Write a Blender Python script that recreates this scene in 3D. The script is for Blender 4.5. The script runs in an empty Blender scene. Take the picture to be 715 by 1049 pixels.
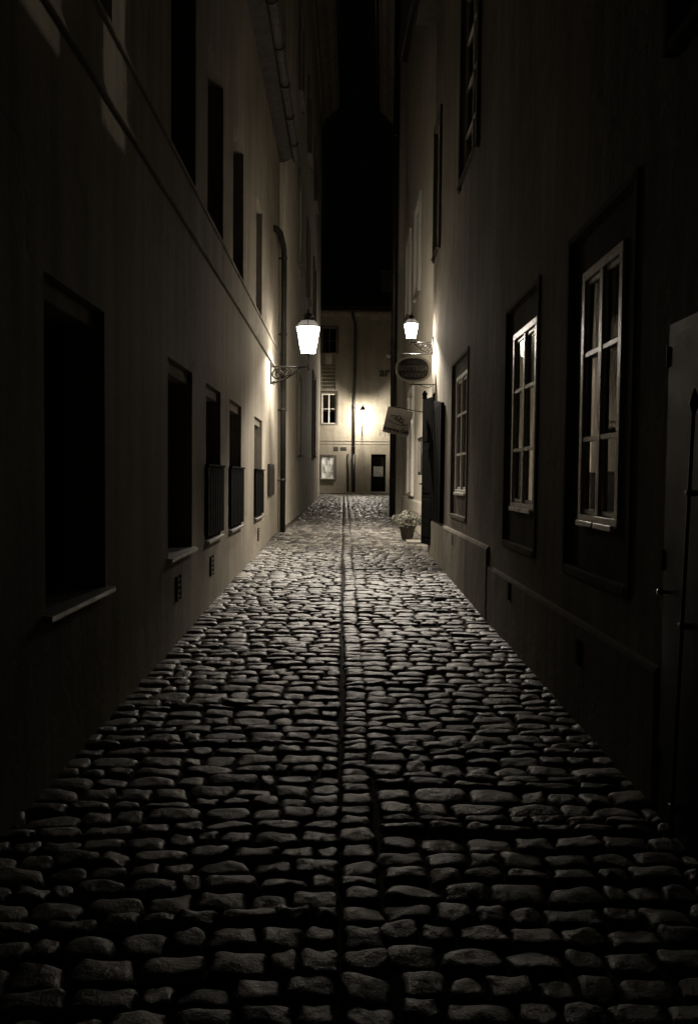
import bpy, math, random
import numpy as np
from mathutils import Vector, Matrix

random.seed(7)
rng = np.random.default_rng(11)
R = math.radians
scene = bpy.context.scene
col = scene.collection

# ------------------------------------------------------------------ materials
def nodes_of(name):
    m = bpy.data.materials.new(name)
    m.use_nodes = True
    nt = m.node_tree
    b = nt.nodes['Principled BSDF']
    return m, nt, b

def N(nt, kind, **kw):
    n = nt.nodes.new(kind)
    for k, v in kw.items():
        if k.startswith('i_'):
            n.inputs[k[2:].replace('_', ' ')].default_value = v
        else:
            setattr(n, k, v)
    return n

def noise(nt, vec, scale, detail=6, rough=.6, sc=(1, 1, 1)):
    mp = N(nt, 'ShaderNodeMapping')
    mp.inputs['Scale'].default_value = sc
    nt.links.new(vec, mp.inputs['Vector'])
    n = N(nt, 'ShaderNodeTexNoise')
    n.inputs['Scale'].default_value = scale
    n.inputs['Detail'].default_value = detail
    n.inputs['Roughness'].default_value = rough
    nt.links.new(mp.outputs[0], n.inputs['Vector'])
    return n.outputs['Fac']

def ramp(nt, fac, stops):
    r = N(nt, 'ShaderNodeValToRGB')
    e = r.color_ramp.elements
    while len(e) < len(stops):
        e.new(.5)
    for el, (p, c) in zip(e, stops):
        el.position = p
        el.color = (c, c, c, 1) if not isinstance(c, tuple) else (*c, 1)
    nt.links.new(fac, r.inputs['Fac'])
    return r.outputs['Color']

def mixc(nt, mode, fac, a, b):
    m = N(nt, 'ShaderNodeMix', data_type='RGBA', blend_type=mode)
    for sock, v in ((m.inputs[0], fac), (m.inputs[6], a), (m.inputs[7], b)):
        if hasattr(v, 'links'):
            nt.links.new(v, sock)
        elif isinstance(v, tuple):
            sock.default_value = (*v, 1)
        else:
            sock.default_value = v
    return m.outputs[2]

def math_n(nt, op, a, b):
    m = N(nt, 'ShaderNodeMath', operation=op)
    for sock, v in ((m.inputs[0], a), (m.inputs[1], b)):
        if hasattr(v, 'links'):
            nt.links.new(v, sock)
        else:
            sock.default_value = v
    return m.outputs[0]

def plaster(name, c, var=.25, rough=.88, bump=.5, seed=0.0, streak=.35):
    m, nt, b = nodes_of(name)
    tc = N(nt, 'ShaderNodeTexCoord')
    mp = N(nt, 'ShaderNodeMapping')
    mp.inputs['Location'].default_value = (seed, seed * 1.7, seed * .3)
    nt.links.new(tc.outputs['Object'], mp.inputs[0])
    v = mp.outputs[0]
    big = ramp(nt, noise(nt, v, .55, 7, .62), [(.3, 1 - var), (.68, 1.0)])
    stk = ramp(nt, noise(nt, v, 1.0, 6, .65, (4.5, 4.5, .35)), [(.33, 1 - streak), (.62, 1.0)])
    fine = ramp(nt, noise(nt, v, 26, 4, .6), [(.3, .86), (.7, 1.0)])
    o = mixc(nt, 'MULTIPLY', 1.0, c, big)
    o = mixc(nt, 'MULTIPLY', 1.0, o, stk)
    o = mixc(nt, 'MULTIPLY', 1.0, o, fine)
    patch_n = noise(nt, v, .8, 9, .68)
    patch = ramp(nt, patch_n, [(.555, 0.0), (.575, 1.0)])
    o = mixc(nt, 'MULTIPLY', math_n(nt, 'MULTIPLY', patch, .30), o, (.72, .70, .66))
    vor = N(nt, 'ShaderNodeTexVoronoi', feature='DISTANCE_TO_EDGE')
    vor.inputs['Scale'].default_value = .55
    wv = N(nt, 'ShaderNodeVectorMath', operation='ADD')
    wn = N(nt, 'ShaderNodeTexNoise'); wn.inputs['Scale'].default_value = 2.2; wn.inputs['Detail'].default_value = 6
    nt.links.new(v, wn.inputs['Vector'])
    ws = N(nt, 'ShaderNodeVectorMath', operation='SCALE'); ws.inputs['Scale'].default_value = .7
    nt.links.new(wn.outputs['Color'], ws.inputs[0])
    nt.links.new(v, wv.inputs[0]); nt.links.new(ws.outputs[0], wv.inputs[1])
    nt.links.new(wv.outputs[0], vor.inputs['Vector'])
    crack = ramp(nt, vor.outputs['Distance'], [(.0, 1.0), (.006, 0.0)])
    crack = math_n(nt, 'MULTIPLY', crack, ramp(nt, noise(nt, v, .5, 2, .5), [(.5, 0.0), (.58, 1.0)]))
    o = mixc(nt, 'MULTIPLY', math_n(nt, 'MULTIPLY', crack, .4), o, (.25, .23, .2))
    nt.links.new(o, b.inputs['Base Color'])
    b.inputs['Roughness'].default_value = rough
    b.inputs['Specular IOR Level'].default_value = .04
    h = math_n(nt, 'ADD', math_n(nt, 'MULTIPLY', noise(nt, v, 2.1, 4, .55), 2.2),
               math_n(nt, 'MULTIPLY', noise(nt, v, 34, 5, .65), .28))
    h = math_n(nt, 'SUBTRACT', h, math_n(nt, 'ADD', math_n(nt, 'MULTIPLY', patch, .22), math_n(nt, 'MULTIPLY', crack, .2)))
    bp = N(nt, 'ShaderNodeBump')
    bp.inputs['Strength'].default_value = bump
    bp.inputs['Distance'].default_value = .012
    nt.links.new(h, bp.inputs['Height'])
    nt.links.new(bp.outputs[0], b.inputs['Normal'])
    return m

def simple(name, c, rough=.5, metal=0.0, scale=14, var=.3, bump=.15, spec=.5):
    m, nt, b = nodes_of(name)
    tc = N(nt, 'ShaderNodeTexCoord')
    v = tc.outputs['Object']
    f = noise(nt, v, scale, 6, .6)
    o = mixc(nt, 'MULTIPLY', 1.0, c, ramp(nt, f, [(.3, 1 - var), (.7, 1.0)]))
    nt.links.new(o, b.inputs['Base Color'])
    nt.links.new(ramp(nt, f, [(.3, min(1, rough + .12)), (.7, max(.05, rough - .08))]), b.inputs['Roughness'])
    b.inputs['Metallic'].default_value = metal
    b.inputs['Specular IOR Level'].default_value = spec
    bp = N(nt, 'ShaderNodeBump')
    bp.inputs['Strength'].default_value = bump
    bp.inputs['Distance'].default_value = .004
    nt.links.new(noise(nt, v, scale * 4, 4, .6), bp.inputs['Height'])
    nt.links.new(bp.outputs[0], b.inputs['Normal'])
    return m

def glow(name, c, strength):
    m, nt, b = nodes_of(name)
    nt.nodes.remove(b)
    e = N(nt, 'ShaderNodeEmission')
    e.inputs['Color'].default_value = (*c, 1)
    e.inputs['Strength'].default_value = strength
    t = N(nt, 'ShaderNodeBsdfTransparent')              # clear panes: the burner inside shines through
    a = N(nt, 'ShaderNodeAddShader')
    nt.links.new(e.outputs[0], a.inputs[0]); nt.links.new(t.outputs[0], a.inputs[1])
    nt.links.new(a.outputs[0], nt.nodes['Material Output'].inputs['Surface'])
    return m

def lit_window(name, c, strength):
    m, nt, b = nodes_of(name)
    tc = N(nt, 'ShaderNodeTexCoord')
    f = noise(nt, tc.outputs['Object'], 3.2, 3, .5, (2.2, 1, .8))
    b.inputs['Base Color'].default_value = (.25, .24, .21, 1)
    b.inputs['Roughness'].default_value = .15
    nt.links.new(mixc(nt, 'MULTIPLY', 1.0, c, ramp(nt, f, [(.38, .12), (.62, 1.0)])), b.inputs['Emission Color'])
    b.inputs['Emission Strength'].default_value = strength
    return m

def glass(name, tint=.75):
    m, nt, b = nodes_of(name)
    nt.nodes.remove(b)
    t = N(nt, 'ShaderNodeBsdfTransparent')
    t.inputs['Color'].default_value = (tint, tint, tint * .97, 1)
    g = N(nt, 'ShaderNodeBsdfGlossy')
    g.inputs['Roughness'].default_value = .03
    g.inputs['Color'].default_value = (.62, .61, .58, 1)
    tc = N(nt, 'ShaderNodeTexCoord')
    bp = N(nt, 'ShaderNodeBump')
    bp.inputs['Strength'].default_value = .04
    bp.inputs['Distance'].default_value = .02
    nt.links.new(noise(nt, tc.outputs['Object'], 2.5, 2, .5), bp.inputs['Height'])
    nt.links.new(bp.outputs[0], g.inputs['Normal'])
    fr = N(nt, 'ShaderNodeFresnel')
    fr.inputs['IOR'].default_value = 1.5
    mx = N(nt, 'ShaderNodeMixShader')
    nt.links.new(fr.outputs[0], mx.inputs[0])
    nt.links.new(t.outputs[0], mx.inputs[1])
    nt.links.new(g.outputs[0], mx.inputs[2])
    nt.links.new(mx.outputs[0], nt.nodes['Material Output'].inputs['Surface'])
    return m

def cobble_mat():
    m, nt, b = nodes_of('cobble_granite')
    tc = N(nt, 'ShaderNodeTexCoord')
    v = tc.outputs['Object']
    geo = N(nt, 'ShaderNodeNewGeometry')
    per = ramp(nt, geo.outputs['Random Per Island'], [(0, (.06, .054, .046)), (.55, (.21, .193, .167)), (1, (.50, .465, .405))])
    f1 = ramp(nt, noise(nt, v, 9, 8, .7), [(.3, .55), (.68, 1.0)])
    f2 = ramp(nt, noise(nt, v, 90, 4, .6), [(.3, .7), (.7, 1.0)])
    big = ramp(nt, noise(nt, v, .9, 5, .6), [(.32, .6), (.62, 1.0)])
    o = mixc(nt, 'MULTIPLY', 1.0, per, f1)
    o = mixc(nt, 'MULTIPLY', 1.0, o, f2)
    o = mixc(nt, 'MULTIPLY', 1.0, o, big)
    nt.links.new(o, b.inputs['Base Color'])
    nt.links.new(ramp(nt, noise(nt, v, 14, 5, .65), [(.3, .56), (.7, .27)]), b.inputs['Roughness'])
    b.inputs['Specular IOR Level'].default_value = .6
    h = math_n(nt, 'ADD', math_n(nt, 'MULTIPLY', noise(nt, v, 22, 5, .6), 1.0),
               math_n(nt, 'MULTIPLY', noise(nt, v, 120, 4, .6), .3))
    bp = N(nt, 'ShaderNodeBump')
    bp.inputs['Strength'].default_value = .9
    bp.inputs['Distance'].default_value = .011
    nt.links.new(h, bp.inputs['Height'])
    nt.links.new(bp.outputs[0], b.inputs['Normal'])
    return m

M = dict(
    left_plaster=plaster('left_house_plaster', (.36, .325, .265), .32, seed=1.3),
    left_far=plaster('left_far_plaster', (.82, .76, .64), .10, seed=5.1),
    right_plaster=plaster('right_house_plaster', (.30, .27, .22), .38, bump=.75, seed=9.4),
    shop_plaster=plaster('shop_plaster', (.60, .56, .47), .15, seed=3.3, streak=.15),
    right_far=plaster('right_far_plaster', (.42, .38, .31), .3, seed=7.7),
    end_plaster=plaster('end_house_plaster', (.33, .30, .235), .22, seed=12.1, streak=.2),
    trim=plaster('moulding_plaster', (.34, .31, .255), .2, seed=2.2),
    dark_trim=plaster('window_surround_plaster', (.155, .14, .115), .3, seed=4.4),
    plinth=plaster('plinth_render', (.27, .245, .20), .35, bump=.8, seed=8.1),
    white_wood=simple('white_painted_wood', (.74, .71, .64), .27, 0, 18, .22, .2),
    dark_wood=simple('dark_stained_wood', (.003, .0027, .0023), .8, 0, 12, .4, .3, .03),
    dark_shutter=simple('dark_shutter_wood', (.003, .0027, .0023), .8, 0, 10, .4, .3, .02),
    iron=simple('black_wrought_iron', (.02, .019, .017), .42, .6, 30, .3, .3),
    zinc=simple('weathered_zinc', (.34, .33, .31), .38, .85, 9, .35, .3),
    dark_zinc=simple('dark_weathered_metal', (.06, .056, .05), .45, .7, 9, .35, .3),
    steel_door=simple('dark_painted_steel', (.03, .027, .023), .5, 0, 4, .4, .12, .25),
    dark_pipe=simple('dark_painted_pipe', (.018, .016, .014), .6, 0, 9, .4, .2, .2),
    brass=simple('worn_brass', (.5, .42, .28), .22, 1.0, 20, .2, .1),
    curtain=simple('pale_curtain_cloth', (.55, .52, .44), .9, 0, 6, .25, .3),
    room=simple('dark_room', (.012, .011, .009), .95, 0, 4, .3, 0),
    tile=simple('old_roof_tile', (.05, .042, .034), .8, 0, 8, .4, .5),
    terracotta=simple('dark_plant_pot_clay', (.06, .05, .04), .7, 0, 16, .3, .3),
    leaf=simple('flower_leaf', (.075, .08, .05), .6, 0, 25, .4, .1),
    petal=simple('pale_petal', (.25, .232, .19), .7, 0, 25, .3, .1),
    sign_dark=simple('sign_black_enamel', (.010, .009, .008), .35, 0, 20, .3, .05),
    sign_rim=simple('sign_pale_rim', (.26, .245, .21), .5, 0, 20, .3, .1),
    sign_text=simple('sign_grey_lettering', (.085, .08, .07), .5, 0, 20, .2, 0),
    board=simple('sign_grey_board', (.40, .375, .32), .55, 0, 10, .25, .1),
    ink=simple('sign_dark_ink', (.03, .026, .02), .6, 0, 20, .2, 0),
    faint=simple('faded_lettering', (.17, .155, .125), .7, 0, 20, .2, 0),
    plate=simple('dark_enamel_plate', (.05, .045, .04), .4, 0, 20, .3, 0),
    globe=simple('opal_glass', (.5, .48, .42), .2, 0, 6, .1, 0),
    paper=simple('posted_paper', (.17, .16, .135), .7, 0, 9, .5, .1),
    glass=glass('window_glass'),
    dark_glass=glass('old_dark_glass', .35),
    cobble=cobble_mat(),
    joint=simple('joint_soil', (.028, .024, .019), .95, 0, 30, .5, .6, .2),
    slab=simple('pavement_slab', (.30, .28, .235), .75, 0, 6, .35, .5),
    lamp_near=glow('left_lamp_glass', (1.0, .90, .775), 22),
    lamp_small=glow('small_lamp_glass', (1.0, .90, .775), 48),
    lamp_far=glow('far_lamp_glass', (1.0, .90, .775), 26),
    roof_halo=glow('lantern_roof_halo', (1.0, .90, .775), .12),  # weak emission standing in for the halo above the lamp
    lit=lit_window('lit_window_pane', (1.0, .93, .78), .55),
)

# ------------------------------------------------------------------ mesh helpers
class MB:
    def __init__(s):
        s.v, s.f = [], []
    def add(s, vs, fs):
        o = len(s.v)
        s.v += [tuple(p) for p in vs]
        s.f += [tuple(i + o for i in f) for f in fs]
        return s
    def box(s, x0, x1, y0, y1, z0, z1, bev=0.0):
        x0, x1 = min(x0, x1), max(x0, x1)
        y0, y1 = min(y0, y1), max(y0, y1)
        z0, z1 = min(z0, z1), max(z0, z1)
        if bev <= 0:
            vs = [(x, y, z) for x in (x0, x1) for y in (y0, y1) for z in (z0, z1)]
            return s.add(vs, [(0, 1, 3, 2), (4, 6, 7, 5), (0, 4, 5, 1), (2, 3, 7, 6), (0, 2, 6, 4), (1, 5, 7, 3)])
        import itertools
        b = min(bev, (x1 - x0) / 2.01, (y1 - y0) / 2.01, (z1 - z0) / 2.01)
        lo, hi = (x0, y0, z0), (x1, y1, z1)
        vs, idx = [], {}
        for sg in itertools.product((0, 1), repeat=3):
            for ax in range(3):
                p = []
                for k in range(3):
                    e = hi[k] if sg[k] else lo[k]
                    p.append(e if k == ax else (e - b if sg[k] else e + b))
                idx[(sg, ax)] = len(vs)
                vs.append(p)
        fs = []
        for ax in range(3):
            o = [k for k in range(3) if k != ax]
            for sd in (0, 1):
                q = []
                for a, c in ((0, 0), (1, 0), (1, 1), (0, 1)):
                    sg = [0, 0, 0]; sg[ax] = sd; sg[o[0]] = a; sg[o[1]] = c
                    q.append(idx[(tuple(sg), ax)])
                flip = (sd == 0) ^ (ax == 1)
                fs.append(tuple(q[::-1]) if flip else tuple(q))
            # edges along ax
            for a in (0, 1):
                for c in (0, 1):
                    g0 = [0, 0, 0]; g0[o[0]] = a; g0[o[1]] = c
                    g1 = list(g0); g1[ax] = 1
                    g0, g1 = tuple(g0), tuple(g1)
                    fs.append((idx[(g0, o[0])], idx[(g1, o[0])], idx[(g1, o[1])], idx[(g0, o[1])]))
        for sg in itertools.product((0, 1), repeat=3):
            fs.append((idx[(sg, 0)], idx[(sg, 1)], idx[(sg, 2)]))
        return s.add(vs, fs)
    def tube(s, pts, r, n=10, cap=True):
        pts = [Vector(p) for p in pts]
        rr = r if isinstance(r, (list, tuple)) else [r] * len(pts)
        rings, prev = [], None
        for i, p in enumerate(pts):
            t = (pts[min(i + 1, len(pts) - 1)] - pts[max(i - 1, 0)]).normalized()
            if prev is None:
                a = Vector((0, 0, 1)) if abs(t.z) < .9 else Vector((1, 0, 0))
                u = t.cross(a).normalized()
            else:
                u = (prev - t * prev.dot(t)).normalized()
            prev = u
            w = t.cross(u)
            rings.append([p + (u * math.cos(2 * math.pi * k / n) + w * math.sin(2 * math.pi * k / n)) * rr[i] for k in range(n)])
        vs = [q for rg in rings for q in rg]
        fs = []
        for i in range(len(pts) - 1):
            for k in range(n):
                a, b2 = i * n + k, i * n + (k + 1) % n
                fs.append((a, b2, b2 + n, a + n))
        if cap:
            fs.append(tuple(range(n))[::-1])
            fs.append(tuple(range((len(pts) - 1) * n, len(pts) * n)))
        return s.add(vs, fs)
    def lathe(s, prof, c=(0, 0, 0), n=24, rot=0.0):
        vs, fs = [], []
        for r, z in prof:
            for k in range(n):
                a = 2 * math.pi * k / n + rot
                vs.append((c[0] + r * math.cos(a), c[1] + r * math.sin(a), c[2] + z))
        for i in range(len(prof) - 1):
            for k in range(n):
                a, b2 = i * n + k, i * n + (k + 1) % n
                fs.append((a, b2, b2 + n, a + n))
        fs.append(tuple(range(n))[::-1])
        fs.append(tuple(range((len(prof) - 1) * n, len(prof) * n)))
        return s.add(vs, fs)
    def prism_u(s, prof, u0, u1):
        """closed profile of (n, z) points extruded along local x (n outward = -y)"""
        k = len(prof)
        vs = [(u0, -p[0], p[1]) for p in prof] + [(u1, -p[0], p[1]) for p in prof]
        fs = [(i, (i + 1) % k, (i + 1) % k + k, i + k) for i in range(k)]
        fs += [tuple(range(k))[::-1], tuple(range(k, 2 * k))]
        return s.add(vs, fs)
    def build(s, name, mat, parent=None, smooth=False, loc=None):
        me = bpy.data.meshes.new(name)
        me.from_pydata(s.v, [], s.f)
        me.validate()
        import bmesh
        bm = bmesh.new(); bm.from_mesh(me)
        bmesh.ops.recalc_face_normals(bm, faces=bm.faces)
        bm.to_mesh(me); bm.free()
        if smooth:
            me.polygons.foreach_set('use_smooth', [True] * len(me.polygons))
        me.materials.append(mat)
        o = bpy.data.objects.new(name, me)
        col.objects.link(o)
        if parent is not None:
            o.parent = parent
        if loc is not None:
            o.location = loc
        return o

def tag(o, label, cat, group=None):
    o['label'] = label; o['category'] = cat
    if group: o['group'] = group
    return o

def empty(name, loc, rz=0.0):
    e = bpy.data.objects.new(name, None)
    e.empty_display_size = .2
    e.location = loc; e.rotation_euler = (0, 0, rz)
    col.objects.link(e)
    return e

def text_mesh(txt, size, depth, name, mat, parent, mtx, align='CENTER', bold=0.0, shear=0.0):
    cu = bpy.data.curves.new('lettering', 'FONT')
    cu.body = txt; cu.size = size; cu.extrude = depth
    cu.align_x = align; cu.align_y = 'CENTER'
    cu.offset = bold; cu.shear = shear
    cu.resolution_u = 3
    t = bpy.data.objects.new('lettering_curve', cu)
    col.objects.link(t)
    dg = bpy.context.evaluated_depsgraph_get()
    me = bpy.data.meshes.new_from_object(t.evaluated_get(dg))
    bpy.data.objects.remove(t); bpy.data.curves.remove(cu)
    me.transform(mtx)
    me.materials.clear(); me.materials.append(mat)
    o = bpy.data.objects.new(name, me)
    col.objects.link(o)
    o.parent = parent
    return o

UP = Matrix.Rotation(R(90), 4, 'X')          # text stands up, facing local -y

# ------------------------------------------------------------------ the ground
def g(Y):
    if Y <= 16: return .025 * Y
    return .4 + (Y - 16) * .4 / 24.0

def interp(Y, tab):
    if Y <= tab[0][0]: return tab[0][1]
    for (a, b), (c, d) in zip(tab, tab[1:]):
        if Y <= c: return b + (d - b) * (Y - a) / (c - a)
    return tab[-1][1]
LEFT_EDGE = [(-20, -1.44), (17.3, -1.44), (17.31, -1.29), (37.4, -1.20), (37.6, -4.0), (60, -4.0)]
RIGHT_EDGE = [(-20, 1.47), (13.6, 1.47), (13.62, 1.67), (22.7, 1.67), (22.72, 1.50), (35.5, 2.12), (36.5, 3.6), (60, 3.6)]

b = MB()
ys = [-250, -20, 0, 4, 8, 12, 16, 22, 28, 34, 41, 60, 300]
xs = [-250, -20, -6, -1.5, 0, 1.5, 6, 20, 250]
vs = [(x, y, (g(y) if -20 <= y <= 60 else g(max(-20, min(60, y)))) - .034) for y in ys for x in xs]
fs = [(j * len(xs) + i, j * len(xs) + i + 1, (j + 1) * len(xs) + i + 1, (j + 1) * len(xs) + i) for j in range(len(ys) - 1) for i in range(len(xs) - 1)]
b.add(vs, fs)
o = b.build('ground', M['joint']); o['kind'] = 'structure'

def sm_noise(x, y):
    return (math.sin(x * 1.7 + y * .9 + 1.3) + math.sin(y * 2.3 - x * 1.1 + .4) + math.sin(x * 3.9 + y * 3.1) * .5) / 2.5

def cobbles():
    V, F, base = [], [], 0
    def grid(*h):
        h = np.array(h)
        return np.concatenate([-h[::-1], h])
    S_NEAR = grid(.12, .38, .64, .82, .91, .96, .985, 1.0)
    S_MID = grid(.2, .6, .86, .95, 1.0)
    S_FAR = grid(.3, .8, .94, 1.0)
    S_END = grid(.35, .9, 1.0)
    stones = []
    def row(xa, xb, y0, pitch, wmin, wmax, skew, ph):
        x = xa + random.uniform(-.05, 0)
        while x < xb - .03:
            w = random.uniform(wmin, wmax)
            if random.random() < .12: w *= .62
            if xb - (x + w) < .07: w = xb - x
            xm = x + w / 2
            ym = y0 + skew * (xm - .08) + .018 * math.sin(xm * 3.1 + ph) + random.uniform(-.008, .008)
            stones.append((xm, ym, w, pitch * random.uniform(.86, 1.06)))
            x += w
    # left and right fields
    for side in (0, 1):
        y, ph = .9, random.uniform(0, 6)
        while y < 40.3:
            pitch = random.choice((.085, .105, .12, .125, .135, .145, .16)) * random.uniform(.93, 1.07)
            if y < 2.45: pitch = random.uniform(.115, .14)
            ph += random.uniform(-.35, .35)
            sk = (.05 * math.sin(y * .6 + side * 2) + (.15 * max(0, min(1, (y - 4.6) / 3.2)) * max(0, min(1, (15.5 - y) / 4)) if side else .02))
            wa, wb = (.13, .27) if y > 3.6 else (.12, .22)
            if y > 8: wa, wb = .14, .28
            if side == 0: row(interp(y, LEFT_EDGE), random.gauss(-.007, .005), y, pitch, wa, wb, sk, ph)
            else: row(random.gauss(.178, .005), interp(y, RIGHT_EDGE), y, pitch, wa, wb, sk, ph)
            y += pitch
    # the strip of single setts along the middle
    y = .9
    while y < 40.2:
        p = random.uniform(.085, .145)
        stones.append((.084 + .012 * math.sin(y * 1.3) + random.gauss(0, .004), y, .154 * random.uniform(.92, 1.08), p))
        y += p
    for (xm, ym, w, d) in stones:
        if ym < 5.5: gs, gt = S_NEAR, S_NEAR
        elif ym < 11: gs, gt = S_MID, S_MID
        elif ym < 20: gs, gt = S_FAR, S_FAR
        else: gs, gt = S_END, S_END
        nu, nv = len(gs), len(gt)
        s2 = gs[:, None] * np.ones((1, nv))
        t2 = gt[None, :] * np.ones((nu, 1))
        gap = random.uniform(.004, .011)
        a, c = max(.02, w / 2 - gap / 2), max(.018, d / 2 - gap / 2)
        k = random.uniform(.03, .13)
        fx = 1 - k * (np.abs(t2) ** 4) * (np.abs(s2) ** 2) * min(1, c / a)
        fy = 1 - k * 1.3 * (np.abs(s2) ** 6) * (np.abs(t2) ** 2)
        p1, p2, p3, p4, p5, p6 = rng.uniform(0, 6.28, 6)
        sk1, sk2 = rng.normal(0, .07), rng.normal(0, .055)
        tp1 = rng.normal(0, .06)
        X = a * s2 * fx * (1 + tp1 * t2) + sk1 * c * t2 + .004 * np.sin(4.1 * t2 + p1) * s2
        Y = c * t2 * fy * (1 + rng.normal(0, .08) * s2) + sk2 * a * s2 + .005 * np.sin(3.6 * s2 + p2)
        r = np.clip((np.abs(s2) ** 9 + np.abs(t2) ** 7) ** (1 / 8), 0, 1)
        crown = random.uniform(.0015, .006)
        ex = rng.uniform(14, 26)
        Z = -crown * (.6 * s2 ** 2 + t2 ** 2) - .030 * r ** ex - .0045 * r ** 4
        Z += .0032 * np.sin(3.4 * s2 + p3) * np.sin(2.9 * t2 + p4) + .0016 * np.sin(7.0 * s2 + p5) * np.cos(5.6 * t2 + p6)
        Z += s2 * rng.normal(0, .0032) + t2 * rng.normal(0, .0042) + rng.normal(0, .0042)
        Z += .012 * sm_noise(xm, ym)
        if random.random() < .03: Z -= .012
        ang = rng.normal(0, .035)
        ca, sa = math.cos(ang), math.sin(ang)
        gx = xm + ca * X - sa * Y
        gy = ym + sa * X + ca * Y
        gz = g(ym) + Z + (gy - ym) * .025 - .004
        V.append(np.stack([gx, gy, gz], -1).reshape(-1, 3))
        i, j = np.meshgrid(np.arange(nu - 1), np.arange(nv - 1), indexing='ij')
        q = (i * nv + j).ravel() + base
        F.append(np.stack([q, q + nv, q + nv + 1, q + 1], -1))
        base += nu * nv
    V = np.concatenate(V); F = np.concatenate(F)
    me = bpy.data.meshes.new('cobbled_road')
    me.vertices.add(len(V)); me.vertices.foreach_set('co', V.astype(np.float32).ravel())
    me.loops.add(F.size); me.loops.foreach_set('vertex_index', F.astype(np.int32).ravel())
    me.polygons.add(len(F))
    me.polygons.foreach_set('loop_start', np.arange(0, F.size, 4, dtype=np.int32))
    me.polygons.foreach_set('use_smooth', np.ones(len(F), dtype=bool))
    me.update(calc_edges=True); me.validate()
    me.materials.append(M['cobble'])
    o = bpy.data.objects.new('cobbled_road', me)
    col.objects.link(o); o['kind'] = 'structure'
cobbles()

b = MB()
for k in range(9):
    x0 = -4 + k * .95
    b.box(x0, x0 + .935, 39.75, 40.49, .6, .86 + .004 * (k % 3), .012)
o = b.build('pavement', M['slab']); o['kind'] = 'structure'

# ------------------------------------------------------------------ houses
HG = 'plastered houses lining the alley'
class House:
    """local frame: x runs along the facade (left to right seen from the street), -y is outward."""
    def __init__(s, name, label, P, Q, zb):
        s.P, s.Q, s.zb = Vector((*P, 0)), Vector((*Q, 0)), zb
        d = s.Q - s.P
        s.L = d.length
        s.ang = math.atan2(d.y, d.x)
        s.e = empty(name, (P[0], P[1], zb), s.ang)
        tag(s.e, label, 'house', HG)
    def u(s, Y):                                   # world Y of a point on the facade -> local x
        return (Y - s.P.y) / (s.Q.y - s.P.y) * s.L
    def B(s, mb, u0, u1, n0, n1, z0, z1, bev=0.0):  # z given as absolute height
        return mb.box(u0, u1, -n0, -n1, z0 - s.zb, z1 - s.zb, bev)

def sheet(mb, u0, u1, z0, z1, holes, n=0.0, depth=.35, outer=None):
    """plate with rectangular openings and their reveals (local z)"""
    us = sorted({u0, u1, *[h[0] for h in holes], *[h[1] for h in holes]})
    zs = sorted({z0, z1, *[h[2] for h in holes], *[h[3] for h in holes]})
    # break long cells so grazing shading stays even
    inside = lambda x, z: any(h[0] < x < h[1] and h[2] < z < h[3] for h in holes)
    for a, c in zip(us, us[1:]):
        for e, f in zip(zs, zs[1:]):
            if not inside((a + c) / 2, (e + f) / 2):
                mb.add([(a, -n, e), (c, -n, e), (c, -n, f), (a, -n, f)], [(0, 1, 2, 3)])
    m = n - depth
    for (a, c, e, f) in holes:
        for (p, q) in (((a, e), (c, e)), ((c, e), (c, f)), ((c, f), (a, f)), ((a, f), (a, e))):
            mb.add([(p[0], -n, p[1]), (q[0], -n, q[1]), (q[0], -m, q[1]), (p[0], -m, p[1])], [(0, 1, 2, 3)])
    return mb

def make_wall(h, top, mat, holes, depth_back=6.0, name='wall', bottom=-1.0, rd=.35, lit_rooms=()):
    """facade with openings, closed body behind; heights absolute"""
    hz = [(a, c, e - h.zb, f - h.zb) for a, c, e, f in holes]
    mb = MB()
    z0, z1 = bottom - h.zb, top - h.zb
    sheet(mb, 0, h.L, z0, z1, hz, 0, rd)
    y0, y1 = rd, depth_back
    mb.add([(0, 0, z0), (0, y1, z0), (0, y1, z1), (0, 0, z1)], [(0, 1, 2, 3)])
    mb.add([(h.L, 0, z0), (h.L, y1, z0), (h.L, y1, z1), (h.L, 0, z1)], [(0, 1, 2, 3)])
    mb.add([(0, y1, z0), (h.L, y1, z0), (h.L, y1, z1), (0, y1, z1)], [(0, 1, 2, 3)])
    mb.add([(0, 0, z1), (h.L, 0, z1), (h.L, y1, z1), (0, y1, z1)], [(0, 1, 2, 3)])
    w = mb.build(name, mat, h.e)
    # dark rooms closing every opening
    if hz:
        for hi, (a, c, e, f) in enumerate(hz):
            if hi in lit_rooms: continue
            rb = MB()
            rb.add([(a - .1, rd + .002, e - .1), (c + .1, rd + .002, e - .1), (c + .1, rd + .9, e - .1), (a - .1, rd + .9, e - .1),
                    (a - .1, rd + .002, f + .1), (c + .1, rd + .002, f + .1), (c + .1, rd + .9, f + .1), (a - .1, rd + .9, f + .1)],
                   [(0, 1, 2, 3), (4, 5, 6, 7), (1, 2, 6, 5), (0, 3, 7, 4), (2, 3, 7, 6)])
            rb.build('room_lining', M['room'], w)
    return w

def roof(h, eave, over, rise, depth, thick=.18, ends=.0, mat=None):
    mb = MB()
    z = eave - h.zb
    mb.prism_u([(over, z), (over, z + thick), (-depth / 2, z + rise), (-depth, z + .1), (-depth, z)], -ends, h.L + ends)
    return mb.build('roof', mat or M['tile'], h.e)

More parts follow.
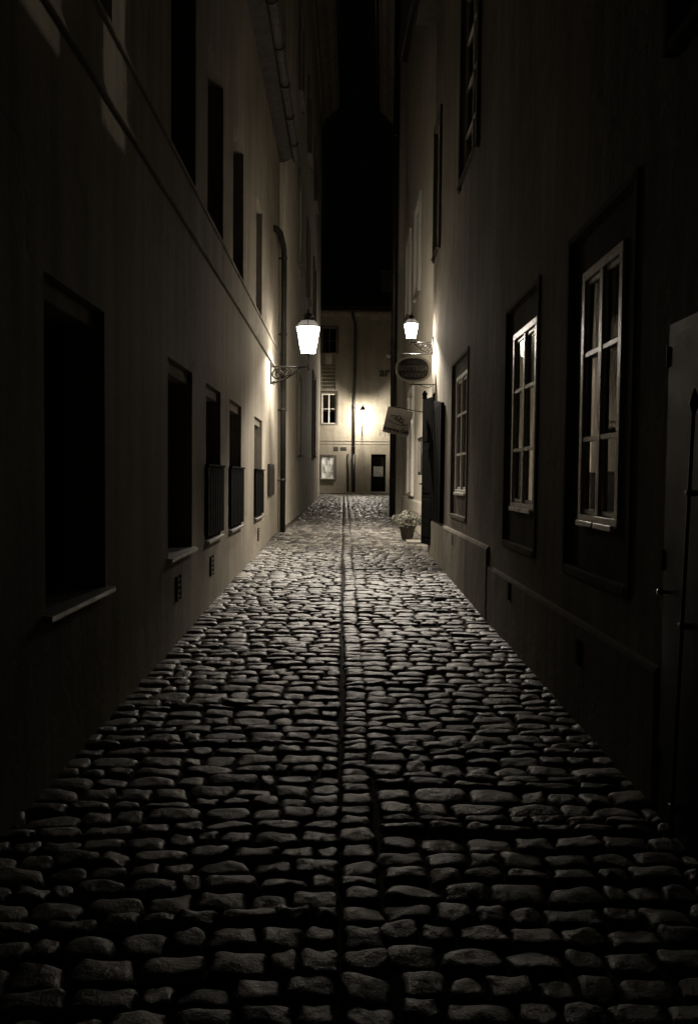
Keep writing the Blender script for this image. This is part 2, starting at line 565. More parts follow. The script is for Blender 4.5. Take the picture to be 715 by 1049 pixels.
def bars(mb, u0, u1, z0, z1, n0, n1, rail, cols, rows, bar=.025, bev=.004):
    """a glazed frame: outer rails, mullions and glazing bars"""
    mb.box(u0, u1, -n0, -n1, z0, z0 + rail, bev)
    mb.box(u0, u1, -n0, -n1, z1 - rail, z1, bev)
    mb.box(u0, u0 + rail, -n0, -n1, z0 + rail + .001, z1 - rail - .001, bev)
    mb.box(u1 - rail, u1, -n0, -n1, z0 + rail + .001, z1 - rail - .001, bev)
    for i in range(1, cols):
        x = u0 + (u1 - u0) * i / cols
        mb.box(x - rail * .55, x + rail * .55, -n0 + .002, -n1 + .002, z0 + rail + .001, z1 - rail - .001, bev)
    xs_ = [u0 + rail] + [u0 + (u1 - u0) * i / cols for i in range(1, cols)] + [u1 - rail]
    for i in range(cols):
        a = xs_[i] + (rail * .55 if i else 0) + .001
        c = xs_[i + 1] - (rail * .55 if i < cols - 1 else 0) - .001
        for j in range(1, rows):
            z = z0 + (z1 - z0) * j / rows
            mb.box(a, c, -n0 + .006, -n1 + .004, z - bar / 2, z + bar / 2, bev * .6)

def recessed_window(h, u0, u1, z0, z1, set_back, frame_mat, glass_mat, sill_out=.05, sill_mat=None, cols=2, rows=3, sill=True, rail=.05, name='window'):
    z0 -= h.zb; z1 -= h.zb
    mb = MB()
    bars(mb, u0 + .002, u1 - .002, z0 + .002, z1 - .002, -set_back, -set_back - .06, rail, cols, rows)
    w = mb.build(name, frame_mat, h.e)
    p = MB(); p.box(u0 + .004, u1 - .004, set_back + .03, set_back + .036, z0 + .004, z1 - .004)
    p.build('pane', glass_mat, w)
    if sill:
        s = MB()
        s.prism_u([(-set_back, z0 + .03), (sill_out, z0 - .004), (sill_out, z0 - .03), (sill_out - .01, z0 - .03), (sill_out - .01, z0 - .014), (-set_back, z0 + .004)], u0 - .05, u1 + .05)
        s.build('sill', sill_mat or M['zinc'], w)
    return w

# ---- left near house
L1 = House('near_house', 'dark plastered house filling the left side, five black recessed windows and a double string course', (-1.42, -5.0), (-1.42, 17.6), 0.0)
u = L1.u
g_win = [(3.87, 4.84), (6.57, 7.62), (8.38, 9.37), (10.10, 11.25), (12.90, 14.10)]
u_win = [(3.92, 5.02), (6.70, 7.78), (8.45, 9.52), (10.36, 11.40), (13.06, 13.95)]
holes = [(u(a), u(c), .93, 2.56) for a, c in g_win] + [(u(a), u(c), 4.31, 6.05) for a, c in u_win]
holes += [(u(-3.2), u(-2.2), .93, 2.56), (u(.4), u(1.4), .93, 2.56)]
make_wall(L1, 8.4, M['left_plaster'], holes)
for i, (a, c) in enumerate(g_win + [(-3.2, -2.2), (.4, 1.4)]):
    w = recessed_window(L1, u(a), u(c), .93, 2.45, .24, M['dark_wood'], M['dark_glass'])
    s = MB(); L1.B(s, u(a) + .002, u(c) - .002, -.34, -.045, 2.452, 2.558, .006)
    s.build('lintel', M['left_plaster'], w)
    if i in (2, 3, 4):
        s = MB()
        x0, x1 = u(a) - .05, u(c) + .09
        L1.B(s, x0, x1, .006, .034, .97, 1.70, .004)
        L1.B(s, x0 - .008, x1 + .008, .004, .048, 1.702, 1.725, .004)
        for q in range(1, 7):
            xx = x0 + (x1 - x0) * q / 7
            L1.B(s, xx - .006, xx + .006, .0342, .038, .98, 1.69)
        s.build('lower_shutter', M['dark_shutter'], w)
for a, c in u_win:
    recessed_window(L1, u(a), u(c), 4.31, 6.05, .2, M['dark_wood'], M['dark_glass'], sill=False)
s = MB()
for z, hh, pr in ((3.80, .035, .034), (3.835, .025, .022), (4.225, .03, .04), (4.255, .03, .022)):
    s.box(.0, L1.L - .002, -.0005, -pr, z, z + hh - .002, .006)
s.box(0, L1.L - .002, -.0005, -.012, 3.862, 4.223)
s.build('string_course', M['trim'], L1.e)
for Y in (6.95, 8.72, 13.5):
    s = MB()
    x = u(Y)
    for q in range(4):
        s.box(x - .07, x + .07, -.001, -.018, .545 + q * .048, .575 + q * .048, .003)
    s.box(x - .085, x - .0705, -.001, -.02, .53, .74); s.box(x + .0705, x + .085, -.001, -.02, .53, .74)
    s.box(x - .0704, x + .0704, -.001, -.003, .53, .74)
    s.build('vent_grille', M['dark_trim'], L1.e)
s = MB(); s.box(u(15.15), u(16.1), -.002, -.05, 1.24, 1.84, .008); s.box(u(15.2), u(16.05), -.0505, -.058, 1.29, 1.79, .004)
s.build('meter_box', M['dark_zinc'], L1.e)
s = MB()
z = 8.4
s.prism_u([(.002, z - .10), (.10, z - .09), (.20, z - .05), (.25, z - .03), (.25, z), (.002, z)], 0, L1.L)
s.build('eave_boards', M['tile'], L1.e)
s = MB()
s.tube([(0, -.335, z + .02), (L1.L + .12, -.335, z + .02)], .085, 14)
for q in range(18):
    x = .6 + q * 1.25
    s.tube([(x, -.335 + .092 * math.cos(t), z + .02 + .092 * math.sin(t)) for t in np.linspace(-math.pi, 0, 9)], .012, 6)
s.build('gutter', M['tile'], L1.e, True)
roof(L1, 8.405, .26, 3.2, 6.0)
s = MB()
px = u(17.4)
s.tube([(px - 1.25, .06, 6.50), (px - 1.2, -.06, 6.48), (px - 1.0, -.11, 6.46), (px - .3, -.12, 6.42), (px - .1, -.12, 6.38), (px - .02, -.12, 6.27), (px, -.12, 6.05), (px, -.12, .36)], .06, 14)
for zz in (6.2, 4.6, 3.0, 1.5):
    s.tube([(px, -.12, zz), (px, -.12, zz + .06)], .068, 14)
    s.box(px - .012, px + .012, 0, -.08, zz + .01, zz + .04)
s.build('downpipe', M['dark_pipe'], L1.e, True)

# ---- left far house
L2 = House('tall_house', 'tall pale plastered house beyond the left lantern, lit along its whole base', (-1.30, 17.62), (-1.12, 37.5), .42)
u = L2.u
wins = [(21.9, 23.0, 2.2, 4.25), (30.2, 32.2, 2.4, 5.4), (21.9, 23.1, 7.3, 9.6), (26.0, 27.2, 7.3, 9.6), (30.4, 31.9, 7.3, 9.6), (21.9, 23.1, 11.8, 14.0), (26.0, 27.2, 11.8, 14.0), (30.4, 31.9, 11.8, 14.0)]
make_wall(L2, 18.3, M['left_far'], [(u(a), u(c), e, f) for a, c, e, f in wins])
for a, c, e, f in wins:
    w = recessed_window(L2, u(a), u(c), e, f, .05, M['white_wood'], M['glass'], .12, M['trim'])
    s = MB()
    x0, x1, e2, f2 = u(a), u(c), e - L2.zb, f - L2.zb
    s.box(x0 - .16, x0 - .003, -.001, -.05, e2 - .05, f2 + .16, .008); s.box(x1 + .003, x1 + .16, -.001, -.05, e2 - .05, f2 + .16, .008)
    s.box(x0 - .002, x1 + .002, -.001, -.048, f2 + .003, f2 + .16, .008)
    s.build('surround', M['trim'], w)
s = MB()
z = 18.3 - L2.zb
s.prism_u([(.002, z - .7), (.1, z - .7), (.14, z - .5), (.32, z - .38), (.5, z - .14), (.62, z - .1), (.78, z + .06), (.80, z + .24), (.002, z + .24)], .0, L2.L + .02)
s.build('cornice', M['trim'], L2.e)
s = MB(); s.tube([(0, -.88, z + .2), (L2.L + .05, -.88, z + .2)], .09, 12)
s.build('gutter', M['dark_zinc'], L2.e, True)
roof(L2, 18.56, .78, 3.5, 6.5)
s = MB(); s.box(0, L2.L, -.002, -.03, -1, .12 - .0, .006)
s.build('plinth', M['plinth'], L2.e)

# ---- right near house
R1 = House('near_house', 'dark rough plastered house filling the right side, white casement windows in sunken surrounds', (1.46, 13.6), (1.46, -5.0), 0.0)
u = R1.u
rw = [(4.14, 5.30, 1.05, 3.11), (6.17, 7.34, 1.05, 3.08), (9.63, 10.98, 1.13, 3.11)]
ri = [(4.35, 5.09, 1.33, 2.88), (6.28, 7.15, 1.34, 2.86), (9.76, 10.74, 1.40, 2.92)]
ru = [(9.2, 10.45, 5.30, 7.6), (12.75, 13.45, 5.2, 7.2), (3.83, 4.27, 5.3, 7.6), (4.63, 5.07, 5.3, 7.6)]
holes = [(u(c), u(a), e, f) for a, c, e, f in rw + ru]
make_wall(R1, 9.0, M['right_plaster'], holes, lit_rooms=(5, 6))
for k, ((a, c, e, f), (a2, c2, e2, f2)) in enumerate(zip(rw, ri)):
    m = MB()
    x0, x1, y0, y1 = u(c), u(a), u(c2), u(a2)
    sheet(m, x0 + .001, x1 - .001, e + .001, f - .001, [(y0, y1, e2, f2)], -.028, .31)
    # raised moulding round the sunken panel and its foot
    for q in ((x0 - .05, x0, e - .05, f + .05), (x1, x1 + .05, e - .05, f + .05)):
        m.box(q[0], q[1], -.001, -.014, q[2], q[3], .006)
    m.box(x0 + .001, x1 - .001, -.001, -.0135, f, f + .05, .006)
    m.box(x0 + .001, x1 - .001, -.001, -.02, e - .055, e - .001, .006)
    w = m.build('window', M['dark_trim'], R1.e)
    fr = MB()
    bars(fr, y0 + .002, y1 - .002, e2 + .002, f2 - .002, -.012, -.085, .055, 2, 3, .03)
    # inner sashes with the small offsets of real joinery
    mid = (y0 + y1) / 2
    for p, q in ((y0 + .06, mid - .034), (mid + .034, y1 - .06)):
        for zz in ((e2 + .06, e2 + .09), (f2 - .09, f2 - .06)):
            fr.box(p, q, .03, .075, zz[0], zz[1], .004)
        fr.box(p, p + .022, .03, .075, e2 + .091, f2 - .091, .004)
        fr.box(q - .022, q, .03, .075, e2 + .091, f2 - .091, .004)
        fr.box(p - .02, q + .02, .011, -.012, e2 - .014, e2 + .02, .005)   # drip rail
    fr.build('casement', M['white_wood'], w)
    gl = MB()
    for ci, (p, q) in enumerate(((y0 + .05, mid - .02), (mid + .02, y1 - .05))):
        for ri_ in range(3):
            za, zb_ = e2 + .05 + (f2 - e2 - .1) * ri_ / 3 + .002, e2 + .05 + (f2 - e2 - .1) * (ri_ + 1) / 3 - .002
            tl, tv = random.gauss(0, .0022), random.gauss(0, .0015)      # old panes never sit quite flat
            if k == 1 and ri_ == 2: tl, tv = (.0042, 0) if ci == 0 else (-.004, 0)
            hw, hh = (q - p) / 2 * tl * 2, (zb_ - za) / 2 * tv * 2
            yc = .041
            gl.add([(p, yc - hw - hh, za), (q, yc + hw - hh, za), (q, yc + hw + hh, zb_), (p, yc - hw + hh, zb_)], [(0, 1, 2, 3)])
    gl.build('pane', M['glass'], w)
    cu = MB()
    for (p, q) in ((y0 + .05, mid - .02), (mid + .02, y1 - .05)):
        n_ = 16
        pts = [(p + (q - p) * (.36 + .64 * i / n_), .235 + .018 * math.sin(i * 1.9 + k), ) for i in range(n_ + 1)]
        vs = [(x, y, e2 + .05) for x, y in pts] + [(x, y, f2 - .02) for x, y in pts]
        cu.add(vs, [(i, i + 1, i + n_ + 2, i + n_ + 1) for i in range(n_)])
    cu.build('curtain', M['curtain'], w, True)
for a, c, e, f in ru:
    w = recessed_window(R1, u(c), u(a), e, f, .03, M['white_wood'], M['glass'], .06, M['dark_trim'], rows=4 if c - a > .6 else 2, cols=2 if c - a > .6 else 1)
    s = MB()
    x0, x1 = u(c), u(a)
    s.box(x0 - .12, x0 - .003, -.001, -.035, e - .05, f + .12, .006); s.box(x1 + .003, x1 + .12, -.001, -.035, e - .05, f + .12, .006)
    s.box(x0 - .002, x1 + .002, -.001, -.034, f + .003, f + .12, .006)
    s.build('surround', M['dark_trim'], w)
s = MB()
s.prism_u([(.001, -1), (.024, -1), (.024, .71), (.016, .73), (.001, .745)], u(8.05), u(3.69))
s.prism_u([(.001, -1), (.034, -1), (.034, .89), (.02, .915), (.001, .93)], u(13.58), u(8.06))
s.prism_u([(.001, -1), (.024, -1), (.024, .71), (.016, .73), (.001, .745)], u(2.3), u(-5))
s.build('plinth', M['plinth'], R1.e)
for Y, zz in ((10.54, .73), (6.92, .56), (4.86, .48)):
    x = u(Y); s = MB(); s.box(x - .035, x + .035, -.020, -.038, zz, zz + .15, .004)
    s.build('vent_grille', M['dark_shutter'], R1.e)
# steel door beside the camera
d = MB()
d.box(u(3.60), u(2.30), -.002, -.03, .02, 2.29, .006)
d.box(u(3.55), u(2.36), -.0305, -.034, .16, 2.23, .003)
for zz in (.3, 1.2, 2.1):
    d.tube([(u(3.597), -.032, zz), (u(3.597), -.032, zz + .09)], .008, 10)
door = d.build('door', M['steel_door'], R1.e)
s = MB()
s.tube([(u(3.37), -.06, .06), (u(3.255), -.06, 1.90)], .008, 10)
s.tube([(u(3.256), -.06, 1.87), (u(3.254), -.06, 1.91), (u(3.252), -.06, 1.93), (u(3.25), -.06, 1.97)], [.008, .021, .016, .002], 10)
for zz, Yy in ((.22, 3.36), (1.0, 3.312), (1.55, 3.277)):
    s.box(u(Yy) - .02, u(Yy) + .02, -.0345, -.072, zz - .012, zz + .012, .003)
s.build('bolt_rod', M['iron'], door, True)
s = MB()
s.tube([(u(3.53), -.03, 1.11), (u(3.53), -.055, 1.11), (u(3.53), -.06, 1.11), (u(3.53), -.075, 1.11), (u(3.53), -.082, 1.11)], [.008, .008, .018, .018, .008], 14)
s.build('handle', M['brass'], door, True)
s = MB()
for q in ((u(3.67), u(3.62), 3.47, 5.0), (u(2.32), u(2.27), 3.47, 5.0)):
    s.box(q[0], q[1], -.001, -.07, q[2], q[3], .006)
s.box(u(3.619), u(2.321), -.001, -.068, 3.47, 3.52, .006); s.box(u(3.619), u(2.321), -.001, -.068, 4.95, 5.0, .006)
s.box(u(3.619), u(2.321), -.001, -.03, 3.521, 4.949)
s.build('panel_moulding', M['dark_trim'], R1.e)
# shutter folded back against the wall at the corner
s = MB()
x0, x1 = u(13.12), u(11.80)
vs = [(x0, -.012, .95), (x1, -.012, .95), (x1, -.012, 2.70), (x0, -.012, 2.86), (x0, -.06, .95), (x1, -.06, .95), (x1, -.06, 2.70), (x0, -.06, 2.86)]
s.add(vs, [(0, 1, 2, 3), (4, 5, 6, 7), (0, 1, 5, 4), (1, 2, 6, 5), (2, 3, 7, 6), (3, 0, 4, 7)])
for q in range(1, 6):
    xx = x0 + (x1 - x0) * q / 6
    s.box(xx - .008, xx + .008, -.0605, -.066, .97, 2.68)
s.build('shutter', M['dark_shutter'], R1.e)
# heavy door leaf standing open, seen almost edge on
dl = MB()
hx, fx = Vector((1.468, 13.12)), Vector((1.345, 13.72))
dv = (fx - hx); Ld = dv.length; ang = math.atan2(dv.y, dv.x)
dl.box(0, Ld, -.03, .03, 0, 2.42, .008)
for z0, z1 in ((.12, .75), (.85, 1.6), (1.7, 2.3)):
    dl.box(.08, Ld - .08, -.045, -.0305, z0, z1, .01); dl.box(.08, Ld - .08, .0305, .045, z0, z1, .01)
dl.lathe([(.03, 0), (.045, .02), (.035, .06), (.05, .09), (.025, .13), (.01, .15)], (Ld - .03, 0, 2.42), 12)
dl.lathe([(.03, 0), (.04, .02), (.02, .05), (.01, .06)], (.04, 0, 2.42), 12)
leaf = dl.build('door', M['dark_wood'], R1.e)
leaf.matrix_parent_inverse = L1.e.matrix_world.inverted() if False else Matrix()
wm = Matrix.Translation((hx.x, hx.y, .50)) @ Matrix.Rotation(ang, 4, 'Z')
leaf.matrix_local = (Matrix.Translation((1.46, 13.6, 0)) @ Matrix.Rotation(R1.ang, 4, 'Z')).inverted() @ wm
s = MB(); s.tube([(Ld - .07, .03, 1.0), (Ld - .07, .08, 1.0), (Ld - .16, .085, 1.0)], .012, 8); s.tube([(Ld - .07, -.03, 1.0), (Ld - .07, -.08, 1.0), (Ld - .16, -.085, 1.0)], .012, 8)
s.build('handle', M['iron'], leaf, True)
roof(R1, 9.01, .35, 3.2, 6.0)

# ---- shop house
R2 = House('shop_house', 'pale bright shop house set back beside the small right lantern and hanging signs', (1.65, 22.75), (1.65, 13.62), .36)
u = R2.u
wins = [(19.15, 20.35, 1.22, 3.62), (17.95, 19.05, 5.75, 7.7), (20.6, 21.6, 5.75, 7.7)]
make_wall(R2, 13.0, M['shop_plaster'], [(u(c), u(a), e, f) for a, c, e, f in wins])
for k, (a, c, e, f) in enumerate(wins):
    w = recessed_window(R2, u(c), u(a), e, f, .03, M['white_wood'], M['glass'], .1, M['trim'])
    s = MB()
    x0, x1, e2, f2 = u(c), u(a), e - R2.zb, f - R2.zb
    s.box(x0 - .14, x0 - .003, -.001, -.07, e2 - .05, f2 + .14, .008); s.box(x1 + .003, x1 + .14, -.001, -.07, e2 - .05, f2 + .14, .008)
    s.box(x0 - .002, x1 + .002, -.001, -.068, f2 + .003, f2 + .14, .008)
    s.build('surround', M['white_wood'], w)
s = MB(); s.prism_u([(.001, -1.3), (.035, -1.3), (.035, .70), (.02, .73), (.001, .74)], 0, R2.L)
s.build('plinth', M['shop_plaster'], R2.e)
s = MB(); s.box(u(16.0), u(15.0), -.036, -.45, -.5, .06, .01)
s.build('doorstep', M['slab'], R2.e)
roof(R2, 13.01, .3, 3, 6.0)

# ---- right far house
R3 = House('corner_house', 'unlit narrow house receding behind the tall dark downpipe on the right', (2.12, 35.5), (1.47, 22.77), .5)
u = R3.u
make_wall(R3, 17.3, M['right_far'], [])
s = MB()
z = 17.3 - R3.zb
s.prism_u([(.002, z - .7), (.1, z - .7), (.14, z - .5), (.3, z - .38), (.46, z - .14), (.56, z - .1), (.7, z + .06), (.72, z + .24), (.002, z + .24)], -.02, R3.L)
s.build('cornice', M['trim'], R3.e)
s = MB(); s.tube([(-.05, -.80, z + .2), (R3.L, -.80, z + .2)], .09, 12)
s.build('gutter', M['dark_zinc'], R3.e, True)
roof(R3, 17.56, .7, 3.2, 6)
s = MB()
px = R3.L - .06
s.tube([(px + .09, -.11, z - .2), (px + .09, -.11, .02)], .075, 14)
for zz in np.arange(1.0, 16, 1.9):
    s.tube([(px + .09, -.11, zz), (px + .09, -.11, zz + .07)], .085, 14)
s.build('downpipe', M['dark_zinc'], R3.e, True)
s = MB()
s.tube([(px - 1.6, -.07, z - .2), (px - 1.6, -.07, .02)], .05, 12)
s.build('downpipe', M['zinc'], R3.e, True)
for Y in (25.0, 28.5, 32.0):
    x = u(Y); s = MB(); s.box(x - .25, x + .25, -.001, -.05, 0, 16.3, .01)
    s.build('pilaster', M['right_far'], R3.e)

# ---- end house
E1 = House('end_house', 'two storey plastered house closing the end of the alley behind a bright lantern', (-9.0, 40.5), (9.0, 40.5), .8)
eu = lambda X: X + 9.0
ez = lambda Z: Z - .8
ew = [(-1.12, -.40, 4.25, 5.75), (-1.12, -.45, 1.52, 2.62), (-1.12, -.40, 7.75, 9.0), (-5.2, -4.3, 4.25, 5.75), (5.0, 5.9, 4.25, 5.75)]
ed = (1.36, 2.10, .80, 2.77)
make_wall(E1, 9.7, M['end_plaster'], [(eu(a), eu(c), e, f) for a, c, e, f in ew] + [(eu(ed[0]), eu(ed[1]), .78, ed[3])], 7.0)
for k, (a, c, e, f) in enumerate(ew):
    w = recessed_window(E1, eu(a), eu(c), e, f, .05, M['white_wood'] if k != 2 else M['dark_trim'], M['lit'] if k == 1 else M['glass'], .1, M['trim'], rows=2 if k != 1 else 3)
    s = MB()
    x0, x1, e2, f2 = eu(a), eu(c), e - .8, f - .8
    s.box(x0 - .1, x0 - .003, -.001, -.03, e2 - .05, f2 + .1, .006); s.box(x1 + .003, x1 + .1, -.001, -.03, e2 - .05, f2 + .1, .006)
    s.box(x0 - .002, x1 + .002, -.001, -.029, f2 + .003, f2 + .1, .006)
    s.build('surround', M['dark_trim'], w)
    if k == 0:
        cu = MB(); n_ = 20
        pts = [(x0 + .05 + (x1 - x0 - .1) * i / n_, .25 + .02 * math.sin(i * 1.7)) for i in range(n_ + 1)]
        cu.add([(x, y, e2 + .62) for x, y in pts] + [(x, y, f2) for x, y in pts], [(i, i + 1, i + n_ + 2, i + n_ + 1) for i in range(n_)])
        cu.build('curtain', M['curtain'], w, True)
d = MB()
x0, x1 = eu(ed[0]), eu(ed[1])
bars(d, x0 + .003, x1 - .003, 0.02, 1.965, -.12, -.18, .1, 1, 1)
d.box(x0 + .104, x1 - .104, .14, .17, .122, .80, .008)
door = d.build('door', M['dark_wood'], E1.e)
s = MB(); s.box(x0 + .1, x1 - .1, .15, .156, .80, 1.86); s.build('pane', M['glass'], door)
s = MB(); s.box(x0 + .13, x1 - .13, .144, .147, .86, 1.36); s.build('pale_sheet', M['paper'], door)  # pale sheet, sized to make the door glass look brighter
s = MB(); s.tube([(x0 + .06, .12, .95), (x0 + .06, .06, .95), (x0 + .16, .055, .95)], .012, 8); s.build('handle', M['brass'], door)
s = MB(); s.box(x0 - .1, x1 + .1, -.001, -.4, -.3, .1, .01); s.build('doorstep', M['slab'], E1.e)
s = MB()
for zz, pr in ((3.25, .02), (3.40, .03)):
    s.box(0, 18, -.001, -pr, ez(zz), ez(zz) + .05, .006)
s.build('string_course', M['trim'], E1.e)
s = MB(); z = ez(9.7)
s.prism_u([(.002, z - .3), (.06, z - .3), (.1, z - .16), (.22, z - .06), (.24, z + .1), (.002, z + .1)], 0, 18)
s.build('cornice', M['trim'], E1.e)
s = MB(); s.tube([(0, -.32, z + .1), (18, -.32, z + .1)], .07, 12); s.build('gutter', M['dark_zinc'], E1.e, True)
rf = roof(E1, 9.82, .26, 5.6, 12.0)
s = MB(); xd = eu(2.2)
s.box(xd - .4, xd + .55, .8, 2.6, ez(10.5), ez(11.95), .01)
s.box(xd - .48, xd + .63, .72, 2.7, ez(11.952), ez(12.05), .01)
s.build('dormer', M['dark_trim'], rf)
s = MB(); x = eu(.49)
s.tube([(x - .12, -.3, z + .05), (x - .12, -.28, z - .15), (x - .02, -.14, z - .45), (x, -.11, z - .6), (x, -.11, .02)], .06, 12)
s.tube([(x, -.11, 1.95), (x, -.11, .0)], .085, 12)
for zz in (2.3, 4.2, 6.1): s.tube([(x, -.11, zz), (x, -.11, zz + .06)], .07, 12)
s.build('downpipe', M['dark_zinc'], E1.e, True)
s = MB(); x = eu(.22); s.tube([(x, -.06, 1.97), (x, -.06, .0)], .05, 10); s.build('standpipe', M['dark_zinc'], E1.e, True)
s = MB(); s.box(eu(-.50), eu(-.28), -.001, -.025, ez(2.92), ez(3.12), .005); s.build('name_plate', M['plate'], E1.e)
s = MB(); s.box(eu(-.17), eu(.13), -.001, -.025, ez(2.95), ez(3.10), .005); s.build('name_plate', M['plate'], E1.e)
s = MB()
for q in range(7):
    zz = ez(5.98) + q * .18
    s.add([(eu(-1.12), -.002, zz + .14), (eu(-.45), -.002, zz + .14), (eu(-.45), -.07, zz), (eu(-1.12), -.07, zz), (eu(-1.12), -.002, zz + .158), (eu(-.45), -.002, zz + .158), (eu(-.45), -.07, zz + .018), (eu(-1.12), -.07, zz + .018)],
          [(0, 1, 2, 3), (4, 5, 6, 7), (0, 1, 5, 4), (1, 2, 6, 5), (2, 3, 7, 6), (3, 0, 4, 7)])
s.box(eu(-1.2), eu(-1.121), -.001, -.08, ez(5.93), ez(7.3), .005); s.box(eu(-.449), eu(-.37), -.001, -.08, ez(5.93), ez(7.3), .005)
s.build('louvre', M['end_plaster'], E1.e)
s = MB(); s.prism_u([(.002, ez(7.2)), (.1, ez(7.25)), (.26, ez(7.5)), (.3, ez(7.68)), (.002, ez(7.68))], eu(-.95), eu(-.62))
s.build('corbel', M['trim'], E1.e)
text_mesh('ar', .62, .02, 'lettering', M['ink'], E1.e, Matrix.Translation((eu(1.98), -.025, ez(6.82))) @ UP, bold=.012)
text_mesh('HO', .52, .012, 'lettering', M['faint'], E1.e, Matrix.Translation((eu(2.12), -.016, ez(3.83))) @ UP, bold=-.006)

# ------------------------------------------------------------------ lanterns
LG = 'lit wall lanterns'
def spiral(c, r0, r1, a0, a1, n=28):
    return [(c[0] + (r0 + (r1 - r0) * t) * math.cos(a0 + (a1 - a0) * t), 0, c[1] + (r0 + (r1 - r0) * t) * math.sin(a0 + (a1 - a0) * t)) for t in np.linspace(0, 1, n)]

def burner(name, parent, loc, power, radius, down=True, rim=(.27, .45)):
    l = bpy.data.lights.new(name, 'POINT')
    l.energy = power; l.color = (1.0, .90, .775); l.shadow_soft_size = radius
    if down:                                             # added beam shaping: strength follows the downward angle, no hood modelled
        l.use_nodes = True
        nt = l.node_tree
        em = nt.nodes['Emission']
        geo = N(nt, 'ShaderNodeNewGeometry'); sp = N(nt, 'ShaderNodeSeparateXYZ')
        nt.links.new(geo.outputs['Incoming'], sp.inputs[0])
        d = math_n(nt, 'MAXIMUM', math_n(nt, 'MULTIPLY', sp.outputs['Z'], -1.0), 0.0)
        # added cutoff toward the horizontal, keeps the near alley dark
        cut = N(nt, 'ShaderNodeMapRange', interpolation_type='SMOOTHSTEP')
        cut.inputs['From Min'].default_value = rim[0]; cut.inputs['From Max'].default_value = rim[1]
        nt.links.new(d, cut.inputs['Value'])
        f = math_n(nt, 'MULTIPLY', math_n(nt, 'MULTIPLY', math_n(nt, 'POWER', d, 1.6), 1.5), cut.outputs['Result'])
        f = math_n(nt, 'ADD', f, .006)
        nt.links.new(f, em.inputs['Strength'])
    o = bpy.data.objects.new(name, l); col.objects.link(o)
    o.parent = parent; o.location = loc
    return o

def lantern(name, label, wall, rz, arm, stem, r0, r1, hgt, mat, power, shaped_beam=True, rim=(.29, .47), k=1.0, sides=6, scroll=1.0):
    """local frame: wall at origin, arm runs along +x; origin at the arm's root on the wall"""
    e = empty(name, wall, rz); tag(e, label, 'lamp', LG)
    p = MB(); p.box(.001, .03, -.03 * k, .03 * k, -.34 * scroll, .16 * scroll, .006)
    for zz in (-.28 * scroll, .11 * scroll): p.lathe([(.012, 0), (.01, .01)], (.035, 0, zz), 8)
    p.build('wall_plate', M['iron'], e)
    br = MB()
    br.box(.031, arm + .02 * k, -.014 * k, .014 * k, -.014 * k, .014 * k, .004)
    q = scroll
    br.tube(spiral((.13 * q, -.15 * q), .02 * q, .115 * q, 3.4 * math.pi, -.0), .015 * k, 8)
    br.tube(spiral((.33 * q, -.105 * q), .015 * q, .075 * q, -2.6 * math.pi, .5 * math.pi), .013 * k, 8)
    br.tube([(.03, 0, -.31 * q), (.12 * q, 0, -.29 * q), (.27 * q, 0, -.235 * q), (.42 * q, 0, -.15 * q), (min(arm * .86, .56 * q), 0, -.02)], .016 * k, 8)
    br.tube(spiral((.07 * q, -.315 * q), .01 * q, .04 * q, 2.2 * math.pi, 0), .009 * k, 8)
    br.build('bracket', M['iron'], e, True)
    st = MB()
    st.lathe([(.02 * k, -.06 * k), (.03 * k, -.04 * k), (.02 * k, 0), (.016 * k, .03), (.016 * k, stem * .7), (.03 * k, stem * .8), (.02 * k, stem * .88), (r0 * .9, stem * .98), (r0 * 1.06, stem)], (arm, 0, 0), 12)
    st.build('stem', M['iron'], e, True)
    gl = MB()
    gl.lathe([(r0, stem + .004), (r1, stem + hgt)], (arm, 0, 0), sides, math.pi / sides)
    gl.build('lamp_glass', mat, e)
    burner('lamp_burner', e, (arm, 0, stem + hgt * .62), power, r0 * .45, shaped_beam, rim)
    fr = MB()
    for i in range(sides):
        a = 2 * math.pi * i / sides + math.pi / sides
        fr.tube([(arm + r0 * 1.01 * math.cos(a), r0 * 1.01 * math.sin(a), stem), (arm + r1 * 1.01 * math.cos(a), r1 * 1.01 * math.sin(a), stem + hgt)], .006 * k, 6)
    fr.lathe([(r1 * 1.0, hgt + stem + .002), (r1 * 1.05, hgt + stem + .004), (r1 * 1.05, hgt + stem + .022), (r1 * .98, hgt + stem + .024)], (arm, 0, 0), sides, math.pi / sides)
    fr.build('lantern_frame', M['iron'], e)
    z0 = stem + hgt + .026
    c = MB(); c.lathe([(r1 * 1.0, z0), (r1 * .60, z0 + r1 * .42)], (arm, 0, 0), sides, math.pi / sides)
    c.build('roof_halo', M['roof_halo'], e)  # roof panes made to glow, imitating the lamp's halo
    c = MB()
    for i in range(sides):
        a = 2 * math.pi * i / sides + math.pi / sides
        c.tube([(arm + r1 * 1.03 * math.cos(a), r1 * 1.03 * math.sin(a), z0), (arm + r1 * .61 * math.cos(a), r1 * .61 * math.sin(a), z0 + r1 * .425)], .006 * k, 6)
    c.lathe([(r1 * .62, z0 + r1 * .42), (r1 * .40, z0 + r1 * .54), (r1 * .34, z0 + r1 * .8), (r1 * .42, z0 + r1 * .84), (r1 * .2, z0 + r1 * 1.02), (r1 * .06, z0 + r1 * 1.1), (r1 * .1, z0 + r1 * 1.2), (r1 * .02, z0 + r1 * 1.4)], (arm, 0, 0), sides * 2, math.pi / sides)
    c.build('cap', M['iron'], e)
    return e

